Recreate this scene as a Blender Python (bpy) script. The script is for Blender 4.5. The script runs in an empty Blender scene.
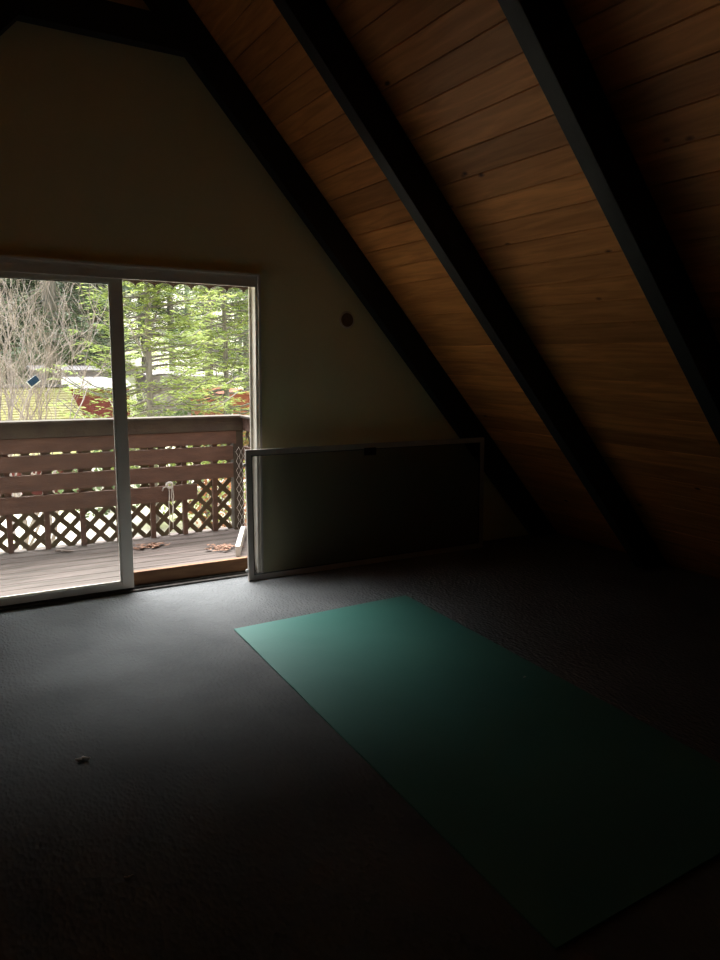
import bpy, bmesh, math, random
from mathutils import Matrix, Vector
sc = bpy.context.scene
col = sc.collection

# ------------------------------------------------------------------ camera
CAM_R = ((0.8655963, 0.0710059, -0.4956825), (-0.5006096, 0.145526, -0.8533535), (0.0115416, 0.9868031, 0.161513))
cam_d = bpy.data.cameras.new('camera')
cam_d.sensor_fit = 'VERTICAL'
cam_d.sensor_height = 36.0
cam_d.lens = 732.99 / 960.0 * 36.0
cam_d.clip_start = 0.05
cam_d.clip_end = 500
cam = bpy.data.objects.new('camera', cam_d)
col.objects.link(cam)
m = Matrix(CAM_R).to_4x4()
m.translation = Vector((-1.905, -4.63, 1.48))
cam.matrix_world = m
sc.camera = cam

# ------------------------------------------------------------------ daylight
SKY, SUN_GLOW = 8.6, 5.6
world = bpy.data.worlds.new('overcast_sky')
sc.world = world
world.use_nodes = True
nt = world.node_tree
bg = nt.nodes['Background']
# overcast dome: dim at the horizon, bright overhead, brightest where the sun stands behind the cloud
tc = nt.nodes.new('ShaderNodeTexCoord')
sep = nt.nodes.new('ShaderNodeSeparateXYZ')
ramp = nt.nodes.new('ShaderNodeValToRGB')
nt.links.new(tc.outputs['Generated'], sep.inputs[0])
nt.links.new(sep.outputs['Z'], ramp.inputs[0])
ramp.color_ramp.elements[0].position = 0.42
ramp.color_ramp.elements[0].color = (0.06, 0.062, 0.064, 1)
ramp.color_ramp.elements[1].position = 0.9
ramp.color_ramp.elements[1].color = (0.60, 0.63, 0.66, 1)
dot = nt.nodes.new('ShaderNodeVectorMath'); dot.operation = 'DOT_PRODUCT'
dot.inputs[1].default_value = Vector((0.0, 0.43, 0.90)).normalized()
nt.links.new(tc.outputs['Generated'], dot.inputs[0])
mr = nt.nodes.new('ShaderNodeMapRange'); mr.interpolation_type = 'SMOOTHSTEP'
mr.inputs['From Min'].default_value = 0.86; mr.inputs['From Max'].default_value = 0.97
mr.inputs['To Min'].default_value = 0.0; mr.inputs['To Max'].default_value = SUN_GLOW
nt.links.new(dot.outputs['Value'], mr.inputs['Value'])
add = nt.nodes.new('ShaderNodeMix'); add.data_type = 'RGBA'; add.blend_type = 'ADD'; add.inputs[0].default_value = 1.0
nt.links.new(ramp.outputs[0], add.inputs[6]); nt.links.new(mr.outputs[0], add.inputs[7])
nt.links.new(add.outputs[2], bg.inputs['Color'])
bg.inputs['Strength'].default_value = SKY

sc.view_settings.view_transform = 'Standard'
sc.view_settings.look = 'None'
sc.view_settings.gamma = 1.0
sc.view_settings.use_curve_mapping = False
sc.view_settings.exposure = 0.0

# ------------------------------------------------------------------ helpers
def link(o, parent=None):
    col.objects.link(o)
    if parent is not None:
        o.parent = parent
    return o

def tag(o, label=None, cat=None, group=None, kind=None):
    if label: o['label'] = label
    if cat: o['category'] = cat
    if group: o['group'] = group
    if kind: o['kind'] = kind
    return o

def empty(name, loc=(0, 0, 0), rot=(0, 0, 0)):
    o = bpy.data.objects.new(name, None)
    o.location = loc
    o.rotation_euler = rot
    o.empty_display_size = 0.1
    return link(o)

class MB:
    """collects shapes into one mesh"""
    def __init__(self):
        self.v = []; self.f = []; self.uv = None
    def add(self, vs, fs):
        n = len(self.v)
        self.v += [tuple(p) for p in vs]
        self.f += [tuple(i + n for i in f) for f in fs]
        return self
    def box(self, a, b, M=None):
        x0, y0, z0 = a; x1, y1, z1 = b
        vs = [Vector(p) for p in ((x0,y0,z0),(x1,y0,z0),(x1,y1,z0),(x0,y1,z0),(x0,y0,z1),(x1,y0,z1),(x1,y1,z1),(x0,y1,z1))]
        if M is not None: vs = [M @ p for p in vs]
        return self.add(vs, [(0,3,2,1),(4,5,6,7),(0,1,5,4),(1,2,6,5),(2,3,7,6),(3,0,4,7)])
    def prism(self, poly, axis, a, b):
        """poly in the two other axes, extruded along axis from a to b"""
        n = len(poly)
        def P(p, t):
            if axis == 'y': return (p[0], t, p[1])
            if axis == 'x': return (t, p[0], p[1])
            return (p[0], p[1], t)
        vs = [P(p, a) for p in poly] + [P(p, b) for p in poly]
        fs = [tuple(range(n)), tuple(range(2*n-1, n-1, -1))]
        for i in range(n):
            j = (i + 1) % n
            fs.append((i, i + n, j + n, j))
        return self.add(vs, fs)
    def tube(self, pts, rs, seg=6, cap=True):
        pts = [Vector(p) for p in pts]
        n0 = len(self.v); k = len(pts)
        for i, p in enumerate(pts):
            d = (pts[min(i+1, k-1)] - pts[max(i-1, 0)])
            if d.length < 1e-9: d = Vector((0, 0, 1))
            d.normalize()
            u = d.cross(Vector((0.13, 0.37, 0.92)))
            if u.length < 1e-4: u = d.cross(Vector((1, 0, 0)))
            u.normalize(); w = d.cross(u)
            r = rs[i] if isinstance(rs, (list, tuple)) else rs
            for s in range(seg):
                a = 2 * math.pi * s / seg
                self.v.append(tuple(p + u * (r * math.cos(a)) + w * (r * math.sin(a))))
        for i in range(k - 1):
            for s in range(seg):
                t = (s + 1) % seg
                self.f.append((n0+i*seg+s, n0+i*seg+t, n0+(i+1)*seg+t, n0+(i+1)*seg+s))
        if cap:
            self.f.append(tuple(n0 + s for s in range(seg - 1, -1, -1)))
            self.f.append(tuple(n0 + (k-1)*seg + s for s in range(seg)))
        return self
    def lathe(self, prof, axis='z', c=(0,0,0), seg=24):
        """prof: (radius, height)"""
        n0 = len(self.v); c = Vector(c)
        for r, h in prof:
            for s in range(seg):
                a = 2*math.pi*s/seg
                x, y = r*math.cos(a), r*math.sin(a)
                p = Vector((x, y, h)) if axis == 'z' else Vector((x, h, y))
                self.v.append(tuple(c + p))
        for i in range(len(prof)-1):
            for s in range(seg):
                t = (s+1) % seg
                self.f.append((n0+i*seg+s, n0+i*seg+t, n0+(i+1)*seg+t, n0+(i+1)*seg+s))
        self.f.append(tuple(n0 + s for s in range(seg-1, -1, -1)))
        self.f.append(tuple(n0 + (len(prof)-1)*seg + s for s in range(seg)))
        return self
    def mesh(self, name, mat, bevel=0, smooth=False):
        me = bpy.data.meshes.new(name)
        me.from_pydata(self.v, [], self.f)
        bm = bmesh.new(); bm.from_mesh(me)
        if len(self.f) < 20000:
            bmesh.ops.recalc_face_normals(bm, faces=bm.faces)
        if bevel:
            bmesh.ops.bevel(bm, geom=[e for e in bm.edges if len(e.link_faces) == 2 and e.calc_face_angle(0) > 0.5],
                            offset=bevel, segments=2, affect='EDGES', profile=0.6)
        if smooth:
            for f in bm.faces: f.smooth = True
        bm.to_mesh(me); bm.free()
        if mat: me.materials.append(mat)
        return me
    def build(self, name, mat, parent=None, bevel=0, smooth=False):
        return link(bpy.data.objects.new(name, self.mesh(name, mat, bevel, smooth)), parent)

def copy_tree(o, parent=None):
    c = o.copy()
    for k in ('group',):
        pass
    link(c)
    c.parent = parent
    for ch in o.children:
        copy_tree(ch, c)
    return c

# ------------------------------------------------------------------ materials
def mat(name, color, rough=0.8, spec=0.3, metal=0.0):
    ma = bpy.data.materials.new(name); ma.use_nodes = True
    b = ma.node_tree.nodes['Principled BSDF']
    b.inputs['Base Color'].default_value = (*color, 1)
    b.inputs['Roughness'].default_value = rough
    b.inputs['Specular IOR Level'].default_value = spec
    b.inputs['Metallic'].default_value = metal
    return ma

def N(ma, t, **kw):
    n = ma.node_tree.nodes.new(t)
    for k, v in kw.items():
        if k in n.inputs.keys() if hasattr(n.inputs, 'keys') else False:
            n.inputs[k].default_value = v
        else:
            setattr(n, k, v)
    return n
def L(ma, a, b): ma.node_tree.links.new(a, b)

def mottled(name, c1, c2, scale=5.0, rough=0.85, bump=0.0, bscale=None, stretch=(1,1,1), coords='Object', spec=0.25, detail=5, lo=0.35, hi=0.65, bdist=0.01):
    ma = mat(name, c1, rough, spec)
    b = ma.node_tree.nodes['Principled BSDF']
    t = N(ma, 'ShaderNodeTexCoord'); mp = N(ma, 'ShaderNodeMapping')
    mp.inputs['Scale'].default_value = stretch
    L(ma, t.outputs[coords], mp.inputs['Vector'])
    nz = N(ma, 'ShaderNodeTexNoise'); nz.inputs['Scale'].default_value = scale; nz.inputs['Detail'].default_value = detail
    L(ma, mp.outputs[0], nz.inputs['Vector'])
    r = N(ma, 'ShaderNodeValToRGB')
    r.color_ramp.elements[0].position = lo; r.color_ramp.elements[0].color = (*c1, 1)
    r.color_ramp.elements[1].position = hi; r.color_ramp.elements[1].color = (*c2, 1)
    L(ma, nz.outputs['Fac'], r.inputs[0]); L(ma, r.outputs[0], b.inputs['Base Color'])
    if bump:
        n2 = N(ma, 'ShaderNodeTexNoise'); n2.inputs['Scale'].default_value = bscale or scale*4; n2.inputs['Detail'].default_value = 4
        L(ma, mp.outputs[0], n2.inputs['Vector'])
        bp = N(ma, 'ShaderNodeBump'); bp.inputs['Strength'].default_value = bump; bp.inputs['Distance'].default_value = bdist
        L(ma, n2.outputs['Fac'], bp.inputs['Height']); L(ma, bp.outputs[0], b.inputs['Normal'])
    return ma

M = {}
M['wall'] = mottled('painted_drywall', (0.82, 0.80, 0.50), (0.86, 0.84, 0.53), 3, 0.9, 0.15, 60, spec=0.15)
M['siding'] = mottled('stained_siding', (0.16, 0.10, 0.07), (0.20, 0.13, 0.09), 4, 0.85, 0.2, 30)
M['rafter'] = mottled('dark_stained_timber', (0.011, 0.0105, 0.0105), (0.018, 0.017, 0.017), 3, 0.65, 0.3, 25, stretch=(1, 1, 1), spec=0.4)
M['frame'] = mottled('aluminium_white_paint', (0.74, 0.71, 0.62), (0.80, 0.77, 0.68), 6, 0.5, spec=0.4)
M['screen_frame'] = mottled('bare_aluminium', (0.34, 0.31, 0.27), (0.40, 0.37, 0.33), 9, 0.45, spec=0.5)
M['dirty_metal'] = mottled('dirty_bronze_metal', (0.05, 0.045, 0.038), (0.09, 0.08, 0.07), 30, 0.6)
M['black'] = mat('black_plastic', (0.01, 0.01, 0.01), 0.5)
M['white'] = mottled('weathered_white_paint', (0.75, 0.74, 0.70), (0.55, 0.53, 0.48), 25, 0.7)
M['twine'] = mottled('white_twine', (0.85, 0.85, 0.82), (0.7, 0.7, 0.66), 60, 0.9)
M['sill'] = mottled('brown_lumber', (0.20, 0.10, 0.045), (0.13, 0.06, 0.028), 4, 0.7, 0.2, 30, stretch=(1, 1, 6))
M['rail'] = mottled('brown_painted_board', (0.17, 0.105, 0.08), (0.125, 0.08, 0.065), 5, 0.8, 0.3, 30, stretch=(1, 1, 4))
M['cap'] = mottled('mossy_weathered_board', (0.068, 0.055, 0.047), (0.085, 0.074, 0.056), 8, 0.9, 0.4, 30)
M['lattice'] = mottled('brown_lattice', (0.15, 0.115, 0.08), (0.12, 0.105, 0.065), 8, 0.85)
M['bark'] = mottled('grey_bark', (0.16, 0.14, 0.12), (0.26, 0.24, 0.22), 6, 0.95, 0.6, 12, stretch=(1, 1, 0.3))
M['twig'] = mottled('pale_pink_twig', (0.17, 0.135, 0.115), (0.32, 0.27, 0.24), 4, 0.9)
M['leaf_litter'] = mottled('dead_leaves', (0.17, 0.085, 0.055), (0.27, 0.17, 0.12), 40, 0.9)
M['red_wall'] = mottled('red_painted_boards', (0.19, 0.05, 0.045), (0.15, 0.04, 0.035), 3, 0.8)
M['orange_wall'] = mottled('orange_red_boards', (0.30, 0.11, 0.07), (0.24, 0.085, 0.05), 3, 0.8)
M['pale_metal'] = mottled('pale_metal_cladding', (0.22, 0.20, 0.20), (0.17, 0.15, 0.15), 1.5, 0.6)
M['dark_glass'] = mat('dark_window_glass', (0.04, 0.045, 0.05), 0.2, 0.5)
M['blue'] = mat('deep_blue_panel', (0.006, 0.03, 0.06), 0.45, 0.4)
M['grey_metal'] = mat('grey_metal', (0.4, 0.4, 0.4), 0.5, 0.4)
M['plug'] = mottled('dark_brown_disc', (0.16, 0.10, 0.05), (0.20, 0.13, 0.065), 20, 0.8)
M['lint'] = mottled('pale_lint', (0.75, 0.72, 0.66), (0.6, 0.57, 0.52), 60, 0.95)

def foliage_mat(name, c1, c2, trans=0.35):
    ma = mottled(name, c1, c2, 1.3, 0.7, spec=0.2, lo=0.3, hi=0.7)
    nt = ma.node_tree; b = nt.nodes['Principled BSDF']; out = nt.nodes['Material Output']
    tr = nt.nodes.new('ShaderNodeBsdfTranslucent'); mx = nt.nodes.new('ShaderNodeMixShader')
    src = b.inputs['Base Color'].links[0].from_socket
    nt.links.new(src, tr.inputs['Color'])
    mx.inputs[0].default_value = trans
    nt.links.new(b.outputs[0], mx.inputs[1]); nt.links.new(tr.outputs[0], mx.inputs[2]); nt.links.new(mx.outputs[0], out.inputs['Surface'])
    return ma
M['fir_dark'] = foliage_mat('dark_fir_needles', (0.055, 0.08, 0.045), (0.10, 0.13, 0.075))
M['fir_mid'] = foliage_mat('green_fir_needles', (0.09, 0.135, 0.055), (0.17, 0.22, 0.10))
M['fir_lime'] = foliage_mat('lime_fir_needles', (0.17, 0.23, 0.055), (0.34, 0.39, 0.12), 0.45)
M['shrub_red'] = foliage_mat('rusty_shrub_leaves', (0.26, 0.10, 0.05), (0.34, 0.17, 0.08))

# glass: thin pane, clear with a surface reflection
ma = bpy.data.materials.new('clear_glass'); ma.use_nodes = True
nt = ma.node_tree; nt.nodes.remove(nt.nodes['Principled BSDF'])
tr = nt.nodes.new('ShaderNodeBsdfTransparent'); tr.inputs[0].default_value = (0.97, 0.985, 0.98, 1)
gl = nt.nodes.new('ShaderNodeBsdfGlossy'); gl.inputs['Roughness'].default_value = 0.03
df = nt.nodes.new('ShaderNodeBsdfDiffuse'); df.inputs[0].default_value = (0.7, 0.7, 0.68, 1)
fr = nt.nodes.new('ShaderNodeFresnel'); fr.inputs[0].default_value = 1.3
mx = nt.nodes.new('ShaderNodeMixShader'); mx2 = nt.nodes.new('ShaderNodeMixShader'); mx2.inputs[0].default_value = 0.02
nt.links.new(fr.outputs[0], mx.inputs[0]); nt.links.new(tr.outputs[0], mx.inputs[1]); nt.links.new(gl.outputs[0], mx.inputs[2])
nt.links.new(mx.outputs[0], mx2.inputs[1]); nt.links.new(df.outputs[0], mx2.inputs[2])
nt.links.new(mx2.outputs[0], nt.nodes['Material Output'].inputs['Surface'])
M['glass'] = ma
# insect mesh: dark fibres with open holes
ma = bpy.data.materials.new('insect_mesh'); ma.use_nodes = True
nt = ma.node_tree; b = nt.nodes['Principled BSDF']; b.inputs['Base Color'].default_value = (0.035, 0.035, 0.034, 1); b.inputs['Roughness'].default_value = 0.6
tr = nt.nodes.new('ShaderNodeBsdfTransparent'); mx = nt.nodes.new('ShaderNodeMixShader'); mx.inputs[0].default_value = 0.42
nt.links.new(tr.outputs[0], mx.inputs[1]); nt.links.new(b.outputs[0], mx.inputs[2]); nt.links.new(mx.outputs[0], nt.nodes['Material Output'].inputs['Surface'])
M['mesh'] = ma

# carpet: grey loops in a small woven pattern
ma = mottled('grey_loop_carpet', (0.105, 0.108, 0.108), (0.135, 0.138, 0.138), 2.2, 0.97, spec=0.05)
b = ma.node_tree.nodes['Principled BSDF']
tcn = N(ma, 'ShaderNodeTexCoord')
vo = N(ma, 'ShaderNodeTexVoronoi'); vo.inputs['Scale'].default_value = 75
n1 = N(ma, 'ShaderNodeTexNoise'); n1.inputs['Scale'].default_value = 40; n1.inputs['Detail'].default_value = 6
ad = N(ma, 'ShaderNodeMath', operation='ADD')
mpc = N(ma, 'ShaderNodeMapping'); mpc.inputs['Scale'].default_value = (1.0, 0.55, 1)
L(ma, tcn.outputs['Object'], mpc.inputs[0]); L(ma, mpc.outputs[0], vo.inputs['Vector']); L(ma, mpc.outputs[0], n1.inputs['Vector'])
L(ma, vo.outputs['Distance'], ad.inputs[0]); L(ma, n1.outputs['Fac'], ad.inputs[1])
bp = N(ma, 'ShaderNodeBump'); bp.inputs['Strength'].default_value = 0.8; bp.inputs['Distance'].default_value = 0.007
L(ma, ad.outputs[0], bp.inputs['Height']); L(ma, bp.outputs[0], b.inputs['Normal'])
M['carpet'] = ma

# green sheet
ma = mottled('teal_foam_sheet', (0.040, 0.155, 0.125), (0.052, 0.185, 0.148), 1.2, 0.55, spec=0.35, bump=0.05, bscale=40)
M['mat'] = ma

# tongue and groove ceiling: uv = (distance down the slope, depth into the room)
ma = mat('knotty_pine_boards', (0.4, 0.2, 0.09), 0.55, 0.3)
b = ma.node_tree.nodes['Principled BSDF']
uvn = N(ma, 'ShaderNodeUVMap'); uvn.uv_map = 'uv'
sp = N(ma, 'ShaderNodeSeparateXYZ'); L(ma, uvn.outputs[0], sp.inputs[0])
dv = N(ma, 'ShaderNodeMath', operation='DIVIDE'); dv.inputs[1].default_value = 0.14; L(ma, sp.outputs[0], dv.inputs[0])
flr = N(ma, 'ShaderNodeMath', operation='FLOOR'); L(ma, dv.outputs[0], flr.inputs[0])
wn = N(ma, 'ShaderNodeTexWhiteNoise', noise_dimensions='1D'); L(ma, flr.outputs[0], wn.inputs['W'])
# shift the grain from board to board
ml = N(ma, 'ShaderNodeMath', operation='MULTIPLY'); ml.inputs[1].default_value = 37.0; L(ma, wn.outputs['Value'], ml.inputs[0])
adv = N(ma, 'ShaderNodeMath', operation='ADD'); L(ma, sp.outputs[1], adv.inputs[0]); L(ma, ml.outputs[0], adv.inputs[1])
cb = N(ma, 'ShaderNodeCombineXYZ'); L(ma, sp.outputs[0], cb.inputs[0]); L(ma, adv.outputs[0], cb.inputs[1])
mpg = N(ma, 'ShaderNodeMapping'); mpg.inputs['Scale'].default_value = (14, 1.1, 1); L(ma, cb.outputs[0], mpg.inputs[0])
gr = N(ma, 'ShaderNodeTexNoise'); gr.inputs['Scale'].default_value = 2.0; gr.inputs['Detail'].default_value = 7; gr.inputs['Distortion'].default_value = 0.8
L(ma, mpg.outputs[0], gr.inputs['Vector'])
r = N(ma, 'ShaderNodeValToRGB')
r.color_ramp.elements[0].position = 0.3; r.color_ramp.elements[0].color = (0.44, 0.165, 0.042, 1)
r.color_ramp.elements[1].position = 0.7; r.color_ramp.elements[1].color = (0.70, 0.285, 0.082, 1)
L(ma, gr.outputs['Fac'], r.inputs[0])
# board tone
hs = N(ma, 'ShaderNodeMath', operation='MULTIPLY_ADD'); hs.inputs[1].default_value = 0.45; hs.inputs[2].default_value = 0.75
L(ma, wn.outputs['Value'], hs.inputs[0])
mu = N(ma, 'ShaderNodeMix', data_type='RGBA', blend_type='MULTIPLY'); mu.inputs[0].default_value = 1.0
L(ma, r.outputs[0], mu.inputs[6]); L(ma, hs.outputs[0], mu.inputs[7])
# knots
mpk = N(ma, 'ShaderNodeMapping'); mpk.inputs['Scale'].default_value = (7, 3.6, 1); L(ma, cb.outputs[0], mpk.inputs[0])
vk = N(ma, 'ShaderNodeTexVoronoi'); vk.inputs['Scale'].default_value = 1.0; vk.inputs['Randomness'].default_value = 1.0
L(ma, mpk.outputs[0], vk.inputs['Vector'])
rk = N(ma, 'ShaderNodeValToRGB')
rk.color_ramp.elements[0].position = 0.045; rk.color_ramp.elements[0].color = (0.12, 0.08, 0.06, 1)
rk.color_ramp.elements[1].position = 0.11; rk.color_ramp.elements[1].color = (1, 1, 1, 1)
L(ma, vk.outputs['Distance'], rk.inputs[0])
# only some cells carry a knot
sk = N(ma, 'ShaderNodeSeparateColor'); L(ma, vk.outputs['Color'], sk.inputs[0])
gt = N(ma, 'ShaderNodeMath', operation='GREATER_THAN'); gt.inputs[1].default_value = 0.62; L(ma, sk.outputs[0], gt.inputs[0])
mk = N(ma, 'ShaderNodeMix', data_type='RGBA', blend_type='MULTIPLY')
L(ma, gt.outputs[0], mk.inputs[0]); L(ma, mu.outputs[2], mk.inputs[6]); L(ma, rk.outputs[0], mk.inputs[7])
L(ma, mk.outputs[2], b.inputs['Base Color'])
M['pine'] = ma

# deck planks
M['deck'] = mottled('weathered_deck', (0.105, 0.082, 0.072), (0.056, 0.045, 0.037), 3.5, 0.85, 0.3, 30, stretch=(0.6, 5, 1))
M['ground'] = mottled('pale_gravel_and_grass', (0.58, 0.53, 0.455), (0.34, 0.35, 0.18), 0.35, 0.95, 0.4, 4, lo=0.42, hi=0.66, detail=9)
M['forest_floor'] = mottled('needle_strewn_forest_floor', (0.10, 0.085, 0.055), (0.13, 0.14, 0.075), 0.5, 0.95, 0.4, 4, detail=8)
M['roof_moss'] = mottled('mossy_yellow_roof', (0.37, 0.34, 0.13), (0.50, 0.44, 0.25), 1.2, 0.85, spec=0.1, detail=8)

# ------------------------------------------------------------------ room shell
SL = 1.10                       # rise per metre of both roof slopes
NK = math.sqrt(1 + SL*SL)
XR = -0.92                      # ridge line
ZB = 3.0216                     # boards:  z = ZB - SL * x
ZU = 2.739                      # rafters' underside
def zb(x): return ZB - SL*x if x > XR else ZB - SL*(2*XR - x)
def zu(x): return ZU - SL*x if x > XR else ZU - SL*(2*XR - x)
XE = ZB/SL; XW = 2*XR - XE
YB, YF = -8.0, 0.62             # back of the room, front of the overhang

fl = MB().prism([(XW, -0.25), (XE, -0.25), (XE, 0.0), (XW, 0.0)], 'y', YB, 0.0)
tag(fl.build('floor', M['carpet']), 'grey loop pile carpet covering the attic floor', kind='structure')

# end wall with the door opening
DX0, DX1, DZ = -1.86, 0.0, 2.03
w = MB()
T0, T1 = 0.0, 0.11
w.prism([(XW, 0), (DX0, 0), (DX0, zb(DX0))], 'y', T0, T1)
w.prism([(DX0, DZ), (DX1, DZ), (DX1, zb(DX1)), (XR, zb(XR)), (DX0, zb(DX0))], 'y', T0, T1)
w.prism([(DX1, 0), (XE, 0), (DX1, zb(DX1))], 'y', T0, T1)
tag(w.build('wall_far', M['wall']), 'olive beige gable wall around the sliding door', kind='structure')
w = MB(); T0, T1 = 0.111, 0.135
w.prism([(XW, -0.3), (DX0, -0.3), (DX0, zb(DX0)), (XW, 0)], 'y', T0, T1)
w.prism([(DX0, DZ), (DX1, DZ), (DX1, zb(DX1)), (XR, zb(XR)), (DX0, zb(DX0))], 'y', T0, T1)
w.prism([(DX1, -0.3), (XE, -0.3), (XE, 0), (DX1, zb(DX1))], 'y', T0, T1)
w.prism([(XW, -3.0), (XE, -3.0), (XE, -0.3), (XW, -0.3)], 'y', T0, T1)
tag(w.build('wall_outside', M['siding']), 'brown siding on the outside of the gable', kind='structure')
w = MB(); w.prism([(XW, 0), (XE, 0), (XR, zb(XR))], 'y', YB, YB + 0.1)
tag(w.build('wall_near', M['siding']), 'dark stained gable wall behind the viewer', kind='structure')

# ceiling: both slopes with real V grooves between the boards
def slope(side):
    vs, fs, uvs = [], [], []
    Ls = (zb(XR)) / SL * NK           # slope length ridge to floor
    s0 = XR * NK                      # uv origin so that grooves fall as in the photo
    off = 0.123
    marks = []
    s = 0.0
    k0 = math.floor((s0 - off) / 0.14)
    prof = [(0.0, 0.0)]
    k = k0 + 1
    while True:
        g = off + k*0.14 - s0
        if g > Ls - 0.01: break
        if g > 0.01:
            prof += [(g - 0.004, 0.0), (g, 0.006), (g + 0.004, 0.0)]
        k += 1
    prof.append((Ls, 0.0))
    def P(s, d, y):
        x = s / NK; z = zb(XR) - SL*x
        # outward normal
        nx, nz = SL/NK, 1/NK
        X = x + nx*d; Z = z + nz*d
        return ((XR + X) if side > 0 else (XR - X), y, Z)
    me = bpy.data.meshes.new('ceiling')
    nP = len(prof)
    for (s, d) in prof:
        for y in (YB, YF): vs.append(P(s, d, y)); uvs.append((s + s0 - off, y))
    for i in range(nP - 1):
        fs.append((2*i, 2*i+1, 2*i+3, 2*i+2))
    # closed outer skin
    b0 = len(vs)
    for (s, d) in ((0.0, 0.16), (Ls, 0.16)):
        for y in (YB, YF): vs.append(P(s, d, y)); uvs.append((s + s0 - off, y))
    fs += [(b0, b0+2, b0+3, b0+1), (0, b0, b0+1, 1), (2*nP-2, 2*nP-1, b0+3, b0+2)]
    fs.append(tuple([2*i for i in range(nP)] + [b0+2, b0]))
    fs.append(tuple([2*i+1 for i in range(nP)][::-1] + [b0+1, b0+3]))
    return vs, fs, uvs
vs, fs, uvs = slope(1)
v2, f2, u2 = slope(-1)
n = len(vs)
me = bpy.data.meshes.new('ceiling')
me.from_pydata(vs + v2, [], fs + [tuple(i + n for i in f) for f in f2])
uvl = me.uv_layers.new(name='uv')
alluv = uvs + u2
for lp in me.loops: uvl.data[lp.index].uv = alluv[lp.vertex_index]
me.materials.append(M['pine'])
ceil = link(bpy.data.objects.new('ceiling', me))
tag(ceil, 'sloping ceiling of knotty pine boards', kind='structure')

# ------------------------------------------------------------------ rafters
def rafter(side, yfar, label, w=0.089, x0=None):
    # cross section polygon in x-z between underside and boards, from ridge to floor
    a = 0.002
    if side > 0:
        poly = [(XR, ZU - SL*XR), (ZU/SL, 0.0), (XE - 0.004, 0.0), (XR, ZB - SL*XR - 0.004)]
    else:
        q = [(XR, ZU - SL*XR), (ZU/SL, 0.0), (XE - 0.004, 0.0), (XR, ZB - SL*XR - 0.004)]
        poly = [(2*XR - x, z) for x, z in q]
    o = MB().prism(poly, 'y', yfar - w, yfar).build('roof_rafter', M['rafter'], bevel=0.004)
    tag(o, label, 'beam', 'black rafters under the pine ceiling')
    return o
rafter(1, -0.002, 'black rafter against the gable wall, sloping down behind the leaning screen')
rafter(1, -1.125, 'middle black rafter of the right slope, one bay out from the gable wall')
rafter(1, -2.355, 'nearest black rafter in view, crossing the upper right of the pine ceiling')
rafter(-1, -0.002, 'black rafter of the left slope, only its top corner in view above the door')
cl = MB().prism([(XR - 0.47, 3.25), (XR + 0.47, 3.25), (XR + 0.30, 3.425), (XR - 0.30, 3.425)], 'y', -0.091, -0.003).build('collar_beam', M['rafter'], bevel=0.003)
tag(cl, 'horizontal black collar beam high on the gable wall', 'beam')

# ------------------------------------------------------------------ sliding door
d = MB()
# outer frame: jambs, head, sill, with stepped tracks
def ring(mb, x0, x1, z0, z1, t, y0, y1, bottom=True):
    mb.box((x0, y0, z0), (x0 + t, y1, z1)); mb.box((x1 - t, y0, z0), (x1, y1, z1))
    mb.box((x0 + t, y0, z1 - t), (x1 - t, y1, z1))
    if bottom: mb.box((x0 + t, y0, z0), (x1 - t, y1, z0 + t))
ring(d, DX0, DX1, 0.0, DZ, 0.018, -0.028, 0.0, False)
ring(d, DX0 + 0.002, DX1 - 0.002, 0.0, DZ - 0.002, 0.034, -0.016, 0.075, False)
ring(d, DX0 + 0.036, DX1 - 0.036, 0.0, DZ - 0.036, 0.016, 0.050, 0.062, False)
d.box((DX0 + 0.036, -0.016, DZ - 0.088), (DX1 - 0.036, 0.002, DZ - 0.036))
th = MB()
th.box((DX0, -0.022, -0.001), (DX1, 0.135, 0.012))
for y in (0.010, 0.058, 0.092):
    th.box((DX0 + 0.04, y, 0.012), (DX1 - 0.04, y + 0.006, 0.024))
door = d.build('door_1', M['frame'], bevel=0.0015)
tag(th.build('threshold', M['dirty_metal'], door), 'dark dirty metal threshold')
tag(door, 'sliding glass door to the balcony with pale painted frame', kind='structure')
def panel(name, x0, x1, y0, y1, stile, rail, z0=0.026, z1=1.945):
    p = MB()
    p.box((x0, y0, z0), (x0 + stile, y1, z1)); p.box((x1 - stile, y0, z0), (x1, y1, z1))
    p.box((x0 + stile, y0, z0), (x1 - stile, y1, z0 + rail)); p.box((x0 + stile, y0, z1 - 0.03), (x1 - stile, y1, z1))
    # glazing bead
    q = 0.008
    xa, xb, za, zc = x0 + stile, x1 - stile, z0 + rail, z1 - 0.03
    ym = (y0 + y1)/2
    p.box((xa, ym - q, za), (xa + q, ym + q, zc)); p.box((xb - q, ym - q, za), (xb, ym + q, zc))
    p.box((xa + q, ym - q, za), (xb - q, ym + q, za + q)); p.box((xa + q, ym - q, zc - q), (xb - q, ym + q, zc))
    o = p.build(name, M['frame'], door, bevel=0.002)
    MB().box((xa + 0.004, ym - 0.003, za + 0.004), (xb - 0.004, ym + 0.003, zc - 0.004)).build('door_glass', M['glass'], o)
    return o
sl = panel('sliding_panel', -1.815, -0.878, 0.0, 0.034, 0.072, 0.042)

sb = MB().box((-0.874, 0.035, 0.026), (-0.056, 0.073, 0.115)).build('wood_board', M['sill'], bevel=0.002)
tag(sb, 'brown wooden board on edge in the track of the open door', 'board')

# ------------------------------------------------------------------ wall vent
v = empty('wall_vent', (0.659, -0.001, 1.758))
tag(v, 'small round dark vent with a pale rim on the gable wall', 'vent')
MB().lathe([(0.046, 0), (0.060, 0), (0.060, -0.004), (0.055, -0.009), (0.048, -0.009), (0.046, -0.004)], 'y', seg=36).build('rim', M['frame'], v, smooth=False)
MB().lathe([(0.0475, -0.001), (0.0475, -0.010), (0.043, -0.0125), (0.012, -0.0135)], 'y', seg=36).build('cover_disc', M['plug'], v)

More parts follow.
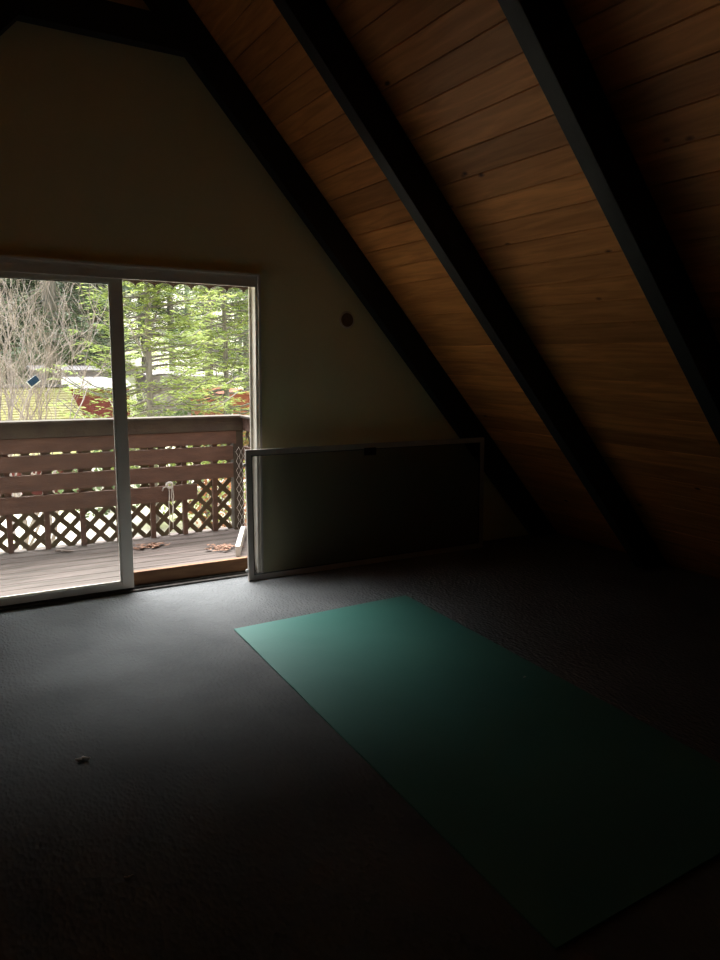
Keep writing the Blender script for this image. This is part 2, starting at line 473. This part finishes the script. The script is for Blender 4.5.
# ------------------------------------------------------------------ leaning screen door
ang = math.atan2(0.032, 0.873)
sdoor = empty('screen_door', (-0.155, -0.150, 0.0), (-ang, 0, math.radians(-0.1)))
tag(sdoor, 'aluminium framed screen door on its side, leaning on the gable wall', 'screen')
W_, H_, F_, D_ = 2.005, 0.888, 0.038, 0.022
p = MB()
p.box((0, 0, 0), (F_, D_, H_)); p.box((W_ - F_, 0, 0), (W_, D_, H_))
p.box((F_, 0, 0), (W_ - F_, D_, F_)); p.box((F_, 0, H_ - F_), (W_ - F_, D_, H_))
p.build('screen_frame', M['screen_frame'], sdoor, bevel=0.002)
sp_ = MB()
s_ = 0.006
sp_.box((F_, 0.004, F_), (F_ + s_, 0.014, H_ - F_)); sp_.box((W_ - F_ - s_, 0.004, F_), (W_ - F_, 0.014, H_ - F_))
sp_.box((F_ + s_, 0.004, F_), (W_ - F_ - s_, 0.014, F_ + s_)); sp_.box((F_ + s_, 0.004, H_ - F_ - s_), (W_ - F_ - s_, 0.014, H_ - F_))
sp_.build('spline', M['black'], sdoor)
MB().box((F_ + s_, 0.0085, F_ + s_), (W_ - F_ - s_, 0.0095, H_ - F_ - s_)).build('mesh_screen', M['mesh'], sdoor)
h = MB(); h.box((0.90, -0.006, H_ - 0.085), (1.00, 0.003, H_ - 0.030)); h.box((0.93, -0.016, H_ - 0.072), (0.97, -0.006, H_ - 0.045))
tag(h.build('latch', M['black'], sdoor, bevel=0.003), 'black plastic latch')
for z in (0.075, H_ - 0.10):
    MB().lathe([(0.009, 0), (0.012, 0.002), (0.012, 0.008), (0.009, 0.010)], 'y', (-0.006, 0.006, z), 16).build('roller', M['white'], sdoor)

# ------------------------------------------------------------------ green sheet on the floor
import mathutils
mt = empty('floor_mat', (0.0, 0.0, 0.0))
p = MB()
TL = Vector((-0.560, -0.946)); TR = Vector((0.606, -0.905)); BL = Vector((-0.632, -3.46)); BR = Vector((0.534, -3.42))
nu, nv = 10, 22
top = []
rnd = random.Random(4)
for j in range(nv + 1):
    for i in range(nu + 1):
        a = i/nu; bb = j/nv
        q = (TL*(1-a) + TR*a)*(1-bb) + (BL*(1-a) + BR*a)*bb
        edge = min(i, nu - i, j, nv - j)
        z = 0.0065 + (rnd.random()*0.0012 if edge > 0 else rnd.random()*0.002)
        top.append((q.x, q.y, z))
n = len(top)
vs = top + [(x, y, 0.0008) for x, y, z in top]
fs = []
W = nu + 1
for j in range(nv):
    for i in range(nu):
        a = j*W + i
        fs.append((a, a + W, a + W + 1, a + 1)); fs.append((n + a, n + a + 1, n + a + W + 1, n + a + W))
loop = [i for i in range(nu)] + [nu + j*W for j in range(nv)] + [nv*W + i for i in range(nu, 0, -1)] + [j*W for j in range(nv, 0, -1)]
for i in range(len(loop)):
    a, b2 = loop[i], loop[(i + 1) % len(loop)]
    fs.append((a, b2, n + b2, n + a))
bpy.data.objects.remove(mt)
me = p.add(vs, fs)
tag(me.build('floor_mat', M['mat']), 'large rectangular teal green sheet lying on the grey carpet', 'mat')

# crumbs on the carpet
def crumb(x, y, s, seed, label):
    r = random.Random(seed); mb = MB()
    pts = []; k = 6
    for i in range(k):
        pts.append((x + (i/(k-1) - 0.5)*s*1.6 + r.uniform(-.2, .2)*s, y + r.uniform(-.35, .35)*s, s*0.28 + r.uniform(-0.02, .12)*s))
    mb.tube(pts, [s*0.12, s*0.28, s*0.2, s*0.3, s*0.22, s*0.08], 6)
    tag(mb.build('lint_scrap', M['lint'], smooth=True), label, 'debris')
crumb(-1.52, -1.947, 0.028, 1, 'curled dull lint scrap on the carpet, nearer the sliding door')
crumb(-1.519, -2.665, 0.016, 2, 'tiny white scrap on the carpet near the bottom of the picture')
crumb(0.42, -2.20, 0.010, 3, 'tiny pale speck on the green sheet')
bpy.data.objects['lint_scrap.002'].location.z = 0.0085

# ------------------------------------------------------------------ balcony
DK = -0.05
dm = MB(); y = 0.137; i = 0
while y < 1.60:
    dm.box((-3.6, y, DK - 0.038), (0.52, min(y + 0.134, 1.68), DK)); y += 0.141; i += 1
dm.box((-3.6, 0.137, DK - 0.20), (-3.56, 1.6, DK - 0.039)); dm.box((0.48, 0.137, DK - 0.20), (0.52, 1.6, DK - 0.039)); dm.box((-1.7, 0.137, DK - 0.20), (-1.66, 1.6, DK - 0.039))
tag(dm.build('balcony_deck', M['deck'], bevel=0.003), 'weathered plank deck of the balcony', kind='structure')

RY = 1.55
rl = empty('balcony_railing', (0, RY, DK))
tag(rl, 'brown board and lattice railing along the front of the balcony', 'railing')
def rz(z): return z - DK
# inner boards (parent is at y=RY, z=DK)
c_ = MB(); c_.box((-3.55, -0.02, rz(0.852)), (0.47, 0.018, rz(0.965))); c_.box((-3.55, -0.045, rz(0.966)), (0.47, 0.10, rz(0.985)))
c_.build('cap_rail', M['cap'], rl, bevel=0.004)
for (x0, x1, z0, z1) in ((-3.5, 0.40, 0.735, 0.850), (-3.5, 0.37, 0.590, 0.715), (-3.5, 0.37, 0.432, 0.562), (-3.5, 0.035, 0.262, 0.397)):
    MB().box((x0, -0.012, rz(z0)), (x1, 0.012, rz(z1))).build('rail_board', M['rail'], rl, bevel=0.003)
x = 0.20
for x in (0.205, -0.068, -0.347, -0.63, -0.917, -1.189, -1.462, -1.74, -2.02):
    MB().box((x - 0.02, 0.013, rz(DK)), (x + 0.02, 0.05, rz(0.84))).build('baluster', M['rail'], rl, bevel=0.002)
pp = MB().box((0.375, -0.01, rz(DK)), (0.465, 0.08, rz(0.85))).build('corner_post', M['cap'], rl, bevel=0.004)
def lattice(x0, x1, z0, z1, y0, per, wd, ox, oz):
    """two layers of diagonal strips clipped to a rectangle, in x-z"""
    mb = MB()
    hw = wd / math.sqrt(2)
    for lay, sg in ((0, 1), (1, -1)):
        ya, yb2 = y0 + lay*0.007, y0 + lay*0.007 + 0.006
        # lines: z - sg*x = c
        cs = []
        lo = min(z0 - sg*x0, z0 - sg*x1, z1 - sg*x0, z1 - sg*x1); hi = max(z0 - sg*x0, z0 - sg*x1, z1 - sg*x0, z1 - sg*x1)
        c0 = (oz - sg*ox)
        kk = math.floor((lo - c0)/per) - 1
        while c0 + kk*per < hi + per:
            c = c0 + kk*per; kk += 1
            poly = [(x0 - 1, sg*(x0-1) + c - hw), (x1 + 1, sg*(x1+1) + c - hw), (x1 + 1, sg*(x1+1) + c + hw), (x0 - 1, sg*(x0-1) + c + hw)]
            for ax, val, keep in ((0, x0, 1), (0, x1, -1), (1, z0, 1), (1, z1, -1)):
                out = []
                for q in range(len(poly)):
                    a = poly[q]; b3 = poly[(q+1) % len(poly)]
                    ia = (a[ax] - val)*keep >= 0; ib = (b3[ax] - val)*keep >= 0
                    if ia: out.append(a)
                    if ia != ib:
                        t = (val - a[ax])/(b3[ax] - a[ax])
                        out.append((a[0] + (b3[0]-a[0])*t, a[1] + (b3[1]-a[1])*t))
                poly = out
                if len(poly) < 3: break
            if len(poly) >= 3:
                mb.prism(poly, 'y', ya, yb2)
    return mb
# strips cross at (ox, oz); the diamond centres lie half a period off
lattice(-3.5, 0.37, rz(DK) + 0.002, rz(0.94), 0.052, 0.153, 0.041, -1.318, rz(0.107)).build('lattice_panel', M['lattice'], rl)

# short return of the railing at the right end
rr = empty('balcony_railing', (0.47, 1.53, DK), (0, 0, -math.pi/2))
tag(rr, 'short lattice return of the railing beside the door jamb, right end of balcony', 'railing')
MB().box((0.0, -0.045, rz(0.966)), (1.38, 0.04, rz(0.985))).build('cap_rail', M['cap'], rr, bevel=0.003)
MB().box((0.0, -0.012, rz(0.85)), (1.38, 0.012, rz(0.965))).build('rail_board', M['rail'], rr, bevel=0.003)
MB().box((0.0, -0.012, rz(0.59)), (1.38, 0.012, rz(0.71))).build('rail_board', M['rail'], rr, bevel=0.003)
lattice(0.0, 1.38, rz(DK) + 0.002, rz(0.94), 0.014, 0.153, 0.044, 0.03, 0.1).build('lattice_panel', M['lattice'], rr)

# twine with a knot
t = empty('twine_loop', (-0.215, 1.532, 0.42))
tag(t, 'white twine knotted over a railing board, its two ends hanging down', 'twine')
r = random.Random(5)
mb = MB()
for k in range(7):
    a0 = r.uniform(0, 6.28); rr_ = r.uniform(0.018, 0.032)
    pts = []
    for i in range(13):
        a = a0 + i/12*6.28
        pts.append((math.cos(a)*rr_ + r.uniform(-.004, .004), -0.014 + math.sin(a*1.0 + k)*0.010, -0.012 + math.sin(a)*rr_*0.9))
    mb.tube(pts, 0.0055, 6)
mb.tube([(-0.02, -0.01, -0.02), (-0.05, -0.008, -0.035), (-0.06, -0.006, -0.06)], 0.005, 6)
mb.build('knot', M['twine'], t, smooth=True)
for (x0, ln, x1) in ((-0.006, 0.455, -0.012), (0.016, 0.39, 0.02), (0.03, 0.27, 0.024)):
    mb = MB(); pts = [(x0 + (x1 - x0)*q/8 + 0.004*math.sin(q*1.7 + x0*90), -0.014 - 0.012*math.sin(q/8*3.1), -0.015 - (ln - 0.015)*q/8) for q in range(9)]
    mb.tube(pts, 0.0035, 6).build('hanging_end', M['twine'], t, smooth=True)

# pale wire netting by the corner post
nw = MB(); r = random.Random(9)
for k in range(6):
    x0 = 0.385 + k*0.022
    pts = [(x0 + (0.011 if q % 2 else -0.011)*(1 if k % 2 else -1) + r.uniform(-.003, .003), 1.475 + r.uniform(-.006, .006), DK + 0.004 + q*0.042) for q in range(19)]
    nw.tube(pts, 0.0016, 5)
tag(nw.build('wire_netting', M['twine']), 'strip of pale wire netting standing against the corner post of the balcony railing', 'netting')

# scrap of white board
a = Vector((0.052, 0.665, DK)); ang2 = math.atan2(0.68, 0.31)
wb = MB(); wb.box((0, -0.036, 0.001), (0.70, 0.0, 0.085))
o = wb.build('timber_offcut', M['white'], bevel=0.002); o.location = a; o.rotation_euler = (0, 0, ang2)
tag(o, 'short white painted timber offcut lying on the deck by the door jamb', 'board')

def litter(x, y, sx, sy, seed, label, nn=60):
    r = random.Random(seed); mb = MB()
    for i in range(nn):
        g = lambda s: max(-1.4*s, min(1.4*s, r.gauss(0, s*0.55)))
        px, py = x + g(sx), y + g(sy)
        pz = DK + 0.004 + r.random()*0.018
        a = r.uniform(0, 6.28); s = r.uniform(0.018, 0.035)
        c, q = math.cos(a), math.sin(a)
        tl = r.uniform(0.0, 0.012)
        pts = [(-s, 0, 0.004), (-s*0.2, s*0.5, tl), (s, 0, 0.003), (-s*0.2, -s*0.5, tl + 0.003)]
        vs = [(px + c*u - q*w2, py + q*u + c*w2, pz + z) for u, w2, z in pts]
        vs += [(vx, vy, vz - 0.0015) for vx, vy, vz in vs]
        mb.add(vs, [(0, 1, 2, 3), (7, 6, 5, 4), (0, 4, 5, 1), (1, 5, 6, 2), (2, 6, 7, 3), (3, 7, 4, 0)])
    tag(mb.build('leaf_litter', M['leaf_litter']), label, 'leaves', kind='stuff')
litter(-0.48, 1.25, 0.14, 0.05, 1, 'scatter of rusty dead leaves on the deck, middle of the doorway')
litter(0.06, 0.93, 0.11, 0.08, 2, 'scatter of rusty dead leaves on the deck beside the white timber offcut')
mb = MB(); mb.tube([(-1.16, 1.45, DK+0.012), (-1.12, 1.43, DK+0.016), (-1.07, 1.38, DK+0.014), (-1.03, 1.36, DK+0.012)], [0.006, 0.011, 0.010, 0.004], 7)
mb.tube([(-1.11, 1.42, DK+0.014), (-1.12, 1.38, DK+0.011)], [0.006, 0.003], 6)
tag(mb.build('fallen_twig', M['twig'], smooth=True), 'short pale twig on the deck by the lattice, left of the door stile', 'twig')

# scalloped valance hanging from the overhanging eave
VY, VZ, VT, per = 0.50, 1.948, 2.16, 0.128
val = MB(); xx = -2.60
xs = []
while xx < 0.74 - per:
    for q in range(8):
        a0, a1 = math.pi*q/8, math.pi*(q + 1)/8
        xa, xb2 = xx + per/2 - math.cos(a0)*per*0.5, xx + per/2 - math.cos(a1)*per*0.5
        val.prism([(xa, VZ + math.sin(a0)*0.036), (xb2, VZ + math.sin(a1)*0.036), (xb2, VT), (xa, VT)], 'y', VY, VY + 0.018)
    xx += per
tag(val.build('trim_1', M['cap']), 'scalloped trim board under the overhanging eave outside the door', kind='structure')

# ------------------------------------------------------------------ ground outside
def gz(x, y):
    z = -2.9 + 0.12*math.sin(x*0.31)*math.cos(y*0.23)
    if y > 40:
        f = 0.34 - 0.14*max(0, min(1, (x/y - 0.12)/0.2))
        z += (y - 40)*f
    return z
g = MB(); nx, ny = 70, 60
for j in range(ny + 1):
    for i in range(nx + 1):
        yy = 0.3 + (j/ny)**1.5*130; xx = -50 + i/nx*130
        g.v.append((xx, yy, gz(xx, yy)))
for j in range(ny):
    for i in range(nx):
        a = j*(nx + 1) + i
        g.f.append((a, a + 1, a + nx + 2, a + nx + 1))
go = g.build('ground', M['ground'], smooth=True)
go.data.materials.append(M['forest_floor'])
for p_ in go.data.polygons:
    c_y = p_.center.y
    if c_y > 37 and p_.center.x / c_y < 0.185: p_.material_index = 1
tag(go, 'pale gravel and grass rising to a wooded slope', kind='structure')

# ------------------------------------------------------------------ trees
def conifer(seed, h, r0, crown0, rad, dz, nb, tw, fm, droop=0.35, up=0.0, needle=0.22, dens=3):
    r = random.Random(seed)
    tr = MB(); pts = []; rs = []
    for i in range(12):
        t = i/11
        pts.append((math.sin(t*3 + seed)*0.012*h*t, math.cos(t*2.3 + seed)*0.01*h*t, h*t)); rs.append(r0*(1 - t)**0.8 + 0.01)
    tr.tube(pts, rs, 10)
    fo = MB(); V = fo.v; F = fo.f
    z = crown0
    while z < h*0.98:
        t = (z - crown0)/(h - crown0)
        Lb = rad*(1 - t)**0.75*(0.35 + 0.65*min(1, t*6 + 0.3))
        ti = z/h*11; k = min(10, int(ti)); q = ti - k
        cx = pts[k][0]*(1-q) + pts[k+1][0]*q; cy = pts[k][1]*(1-q) + pts[k+1][1]*q
        for b_ in range(nb):
            az = r.uniform(0, 6.283); Lk = Lb*r.uniform(0.6, 1.15)
            ca, sa = math.cos(az), math.sin(az)
            zz = z + r.uniform(-dz, dz)*0.5
            n = 7; bp_ = []
            for i in range(n):
                u = i/(n-1)
                bp_.append(Vector((cx + ca*Lk*u, cy + sa*Lk*u, zz - droop*Lk*u**1.5 + up*Lk*u**3 + 0.05*Lk*math.sin(u*5 + az))))
            tr.tube(bp_, [0.012 + 0.018*(1-i/(n-1))*min(1.5, rad/2) for i in range(n)], 4, cap=False)
            for i in range(tw):
                u = 0.22 + 0.78*(i + r.random())/tw
                if u > 1: u = 1
                a = u*(n-1); kk = min(n-2, int(a)); a -= kk
                base = bp_[kk].lerp(bp_[kk+1], a)
                for sg in (-1, 1):
                    ta = az + sg*r.uniform(0.5, 1.1)
                    tl = Lk*0.34*(1.15 - u)*r.uniform(0.7, 1.2) + needle
                    d = Vector((math.cos(ta), math.sin(ta), r.uniform(-0.45, 0.15) + up*0.5)).normalized()
                    for s_i in range(dens):
                        w_ = (s_i + r.random())/dens
                        p0 = base + d*(tl*w_)
                        for s2 in (-1, 1):
                            na = ta + s2*r.uniform(0.3, 0.9)
                            nd = Vector((math.cos(na), math.sin(na), r.uniform(-0.35, 0.35)))
                            ln = needle*r.uniform(0.7, 1.3)
                            wv = Vector((-nd.y, nd.x, r.uniform(-0.6, 0.6)))*(ln*0.13)
                            m0 = len(V)
                            V.append(tuple(p0)); V.append(tuple(p0 + nd*ln*0.5 + wv)); V.append(tuple(p0 + nd*ln)); V.append(tuple(p0 + nd*ln*0.5 - wv))
                            F.append((m0, m0+1, m0+2, m0+3))
        z += dz*r.uniform(0.8, 1.2)
    root = empty('conifer_tree')
    tr.build('trunk', M['bark'], root, smooth=True)
    fo.build('foliage', fm, root)
    return root

def px2x(px, Y):
    """world x at depth Y for a column of the photo"""
    ux = (px - 360); 
    d = [CAM_R[k][0]*ux + CAM_R[k][1]*125 - CAM_R[k][2]*732.99 for k in range(3)]
    return -1.905 + d[0]*(Y + 4.63)/d[1]

def plant(root, px, Y, rz_, s, label, group=None, first=False, sink=0.15):
    o = root if first else copy_tree(root)
    x = px2x(px, Y)
    o.location = (x, Y, gz(x, Y) - sink); o.rotation_euler = (0, 0, rz_); o.scale = (s, s, s)
    tag(o, label, 'tree', group)
    if group is None and 'group' in o: del o['group']
    return o

lime = conifer(11, 11.0, 0.11, 1.7, 2.7, 0.30, 5, 8, M['fir_lime'], droop=0.15, up=0.35, needle=0.17, dens=4)
mid = conifer(23, 20.0, 0.20, 2.0, 3.2, 0.50, 5, 8, M['fir_mid'], droop=0.35, up=0.1, needle=0.26, dens=3)
dark = conifer(37, 24.0, 0.30, 5.0, 3.6, 0.60, 5, 8, M['fir_dark'], droop=0.4, needle=0.34, dens=3)
plant(lime, 150, 14.5, 0.4, 1.0, 'lime green fir just beyond the railing, seen through the open half of the door', first=True)
plant(lime, 226, 19.0, 2.1, 1.0, 'lime green fir near the right jamb of the open door')
plant(mid, 99, 46.0, 1.2, 1.1, 'green fir beyond the left glass pane, beside the door stile', first=True)
plant(dark, 53, 25.0, 0.3, 1.0, 'tall fir with thick grey trunk in front of the long pale building', first=True)
plant(mid, 208, 27.0, 3.3, 1.0, 'slim grey trunked fir behind the lime green trees, above the middle of the railing')
plant(mid, 247, 31.0, 4.6, 1.05, 'green fir by the small orange red hut')
rf = random.Random(77)
spots = []
for row, (Y0, st) in enumerate(((44, 27), (54, 24), (66, 22), (80, 20))):
    px = -60 + row*9
    while px < 320:
        if not (px > 115 and row in (0,)):
            spots.append((px + rf.uniform(-6, 6), Y0 + rf.uniform(-3, 3), row))
        px += st*1.35
for px, Y, row in spots:
    src = dark if rf.random() < 0.65 else mid
    plant(src, px, Y, rf.uniform(0, 6.28), rf.uniform(0.75, 1.0), 'tall conifer in the forest on the slope far beyond the balcony', 'conifers of the far forest', sink=0.3)

def bare(seed, h, r0, stems=3):
    r = random.Random(seed); mb = MB()
    def grow(p, d, ln, rad, depth):
        n = 5; pts = [p]; q = p.copy(); dd = d.copy(); rs = [rad]
        for i in range(n):
            dd = (dd + Vector((r.uniform(-.24, .24), r.uniform(-.24, .24), r.uniform(-.03, .14)))).normalized()
            q = q + dd*(ln/n); pts.append(q.copy()); rs.append(rad*(1 - 0.45*(i+1)/n))
        mb.tube(pts, rs, 5 if depth > 1 else 8, cap=False)
        if depth >= 5: return
        kids = 3 if depth < 4 else 2
        for k in range(kids):
            u = r.uniform(0.35, 1.0) if k else 1.0
            idx = max(1, int(round(u*n)))
            ax = Vector((r.uniform(-1, 1), r.uniform(-1, 1), r.uniform(-0.15, 0.5)))
            nd = (dd + ax*r.uniform(0.45, 0.85)).normalized()
            grow(pts[idx], nd, ln*r.uniform(0.5, 0.8), max(0.005, rs[idx]*r.uniform(0.55, 0.8)), depth + 1)
    for s_ in range(stems):
        a = r.uniform(0, 6.28)
        grow(Vector((0.08*math.cos(a), 0.08*math.sin(a), 0)), Vector((0.30*math.cos(a), 0.30*math.sin(a), 1)).normalized(), h*0.36, r0, 0)
    return mb
for seed, px, Y, h, ns, lab in ((3, 2, 8.0, 7.5, 2, 'pale leafless multi stemmed tree at the left edge of the glass pane'),
                            (8, 34, 13.0, 7.5, 2, 'pale leafless tree in front of the mossy yellow roof'),
                            (15, -24, 14.0, 9.0, 3, 'pinkish leafless tree behind the leftmost bare tree')):
    o = bare(seed, h, 0.05, ns).build('bare_tree', M['twig'], smooth=True)
    x = px2x(px, Y); o.location = (x, Y, gz(x, Y) - 0.05)
    tag(o, lab, 'tree')

def shrub(px, Y, s, seed, ma, label, n=900):
    r = random.Random(seed); mb = MB(); st = MB()
    for k in range(14):
        a = r.uniform(0, 6.28); e = r.uniform(0.3, 1.0)*s
        st.tube([(0, 0, 0), (math.cos(a)*e*0.3, math.sin(a)*e*0.3, s*0.5), (math.cos(a)*e*0.8, math.sin(a)*e*0.8, s*r.uniform(0.8, 1.3))], [0.02, 0.014, 0.006], 5)
    for k in range(n):
        a = r.uniform(0, 6.28); u = math.sqrt(r.random()); zz = r.random()
        rad = s*(0.35 + 0.75*math.sin(math.pi*min(1, zz*0.85 + 0.12)))*u
        p0 = Vector((math.cos(a)*rad, math.sin(a)*rad, zz*s*1.35))
        d = Vector((r.uniform(-1, 1), r.uniform(-1, 1), r.uniform(-0.3, 1))).normalized()
        w_ = d.cross(Vector((r.uniform(-1, 1), r.uniform(-1, 1), 0.3))).normalized()
        ln = s*0.10
        mb.add([p0, p0 + d*ln*0.5 + w_*ln*0.3, p0 + d*ln, p0 + d*ln*0.5 - w_*ln*0.3], [(0, 1, 2, 3)])
    root = empty('shrub'); x = px2x(px, Y); root.location = (x, Y, gz(x, Y))
    st.build('stems', M['bark'], root); mb.build('foliage', ma, root)
    tag(root, label, 'shrub')
shrub(102, 17.0, 1.6, 1, M['fir_mid'], 'green shrub at the corner of the mossy yellow roof')
shrub(236, 12.5, 1.3, 2, M['shrub_red'], 'rusty orange shrub beyond the right end of the railing')
shrub(205, 15.0, 1.5, 3, M['fir_lime'], 'yellow green shrub in front of the orange red hut')
shrub(170, 20.0, 1.9, 4, M['fir_mid'], 'green shrub low between the two lime green firs')

# ------------------------------------------------------------------ buildings below
def zpx(px, py, Y):
    ux, uy = px - 360, -(py - 480)
    d = [CAM_R[k][0]*ux + CAM_R[k][1]*uy - CAM_R[k][2]*732.99 for k in range(3)]
    return 1.48 + d[2]*(Y + 4.63)/d[1]
# red cottage with mossy yellow gable roof: eave towards the balcony
YS = 20.0
xr = px2x(66, YS + 3); zr = zpx(66, 389, YS + 3)
xl = px2x(-80, YS + 3)
ze = zr - 2.0; ov = 1.4
root = empty('cottage', (0, 0, 0)); tag(root, 'low red cottage with a mossy yellow roof below the balcony, left', 'building')
mb = MB()
xr2 = px2x(99, YS)
# hipped roof slab
A = [(xl, YS + 3, zr), (xr, YS + 3, zr), (xr2, YS, ze), (xl, YS, ze)]
B = [(xl, YS + 3, zr), (xr, YS + 3, zr), (xr2, YS + 6, ze), (xl, YS + 6, ze)]
for q in (A, B):
    up = [(a[0], a[1], a[2] + 0.08) for a in q]
    mb.add(q + up, [(0, 1, 2, 3), (7, 6, 5, 4), (0, 4, 5, 1), (1, 5, 6, 2), (2, 6, 7, 3), (3, 7, 4, 0)])
mb.build('roof', M['roof_moss'], root)
mb = MB()
for k in range(26):
    t = k/26
    y0 = YS + 3*t - 0.012; z0 = ze + 2.0*t + 0.085
    xe = xr2 + (xr - xr2)*t
    mb.box((xl, y0, z0), (xe, y0 + 0.02, z0 + 0.022))
mb.build('shingle_edges', M['roof_moss'], root)
mb = MB(); mb.box((xl, YS + 2.9, zr + 0.07), (xr + 0.02, YS + 3.1, zr + 0.16)); mb.build('ridge_cap', M['pale_metal'], root)
MB().box((xl + 0.3, YS + 0.4, -3.1), (xr2 - 0.4, YS + 5.6, ze + 0.02)).build('walls', M['red_wall'], root)
# red gable building behind, to its right
def hut(name, px0, px1, Y, pyt, pye, dep, wm, rm, label, win=None, cat='building', gable=True, zbot=None):
    x0, x1 = px2x(px0, Y), px2x(px1, Y); zt = zpx((px0 + px1)/2, pyt, Y); ze_ = zpx((px0 + px1)/2, pye, Y)
    zg = gz((x0 + x1)/2, Y) - 0.1 if zbot is None else zbot
    root = empty(name, ((x0 + x1)/2, Y, zg)); tag(root, label, cat)
    X0, X1 = x0 - (x0+x1)/2, x1 - (x0+x1)/2
    H, E_ = zt - zg, ze_ - zg
    w_ = MB()
    if gable: w_.prism([(X0, 0), (X1, 0), (X1, E_), (0, H), (X0, E_)], 'y', 0, dep)
    else: w_.box((X0, 0, 0), (X1, dep, E_))
    w_.build('walls', wm, root)
    rr2 = MB()
    if gable:
        o_ = 0.25; sl_ = (H - E_)/X1
        for sg in (-1, 1):
            rr2.prism([(0, H), (sg*(X1 + o_), E_ - sl_*o_), (sg*(X1 + o_), E_ - sl_*o_ + 0.12), (0, H + 0.12)], 'y', -o_, dep + o_)
    else:
        rr2.prism([(-0.15, E_), (dep + 0.15, E_), (dep/2, H)], 'x', X0 - 0.2, X1 + 0.2)
    rr2.build('roof', rm, root)
    for (u0, u1, v0, v1) in (win or []):
        f_ = MB().box((X0 + (X1-X0)*u0, -0.05, E_*v0), (X0 + (X1-X0)*u1, 0.0, E_*v1)).build('window', M['white'], root)
        MB().box((X0 + (X1-X0)*u0 + 0.07, -0.07, E_*v0 + 0.07), (X0 + (X1-X0)*u1 - 0.07, -0.05, E_*v1 - 0.07)).build('pane', M['dark_glass'], f_)
    return root
hut('shed', 66, 128, 30.0, 378, 388, 4.0, M['red_wall'], M['pale_metal'], 'red walled shed beside the mossy yellow roof', [(0.75, 0.9, 0.5, 0.8)], gable=False)
hut('mobile_home', 34, 108, 38.0, 366, 370, 3.5, M['pale_metal'], M['pale_metal'], 'long low pale building above the mossy yellow roof', [(0.2, 0.3, 0.75, 0.9), (0.6, 0.7, 0.75, 0.9)], gable=False)
hut('mobile_home', 150, 232, 37.0, 372, 376, 3.5, M['pale_metal'], M['pale_metal'], 'long low pale building behind the lime green firs', [(0.15, 0.25, 0.7, 0.88), (0.5, 0.6, 0.7, 0.88), (0.8, 0.9, 0.7, 0.88)], gable=False)
hut('hut', 214, 262, 22.0, 392, 400, 3.0, M['orange_wall'], M['orange_wall'], 'small orange red hut with one dark window, far right beyond the railing', [(0.22, 0.36, 0.76, 0.92)])

# small blue panel on a leaning pole
Y = 6.5; x = px2x(32, Y); z = zpx(32, 381, Y)
root = empty('blue_panel', (x, Y, z)); tag(root, 'small dark blue panel on a leaning pole, against the edge of the yellow roof', 'panel')
Rm = Matrix.Rotation(math.radians(-38), 4, 'Y')
MB().box((-0.072, -0.012, -0.043), (0.072, 0.012, 0.043), Rm).build('panel_face', M['blue'], root)
mb = MB(); mb.box((-0.086, 0.013, -0.062), (0.076, 0.022, 0.046), Rm); mb.build('backing_frame', M['white'], root)
zb_ = gz(x - 0.9, Y) - z - 0.1
MB().tube([(0.0, 0.034, -0.02), (-0.35, 0.034, -0.9), (-0.9, 0.034, zb_)], 0.011, 8).build('pole', M['twig'], root)
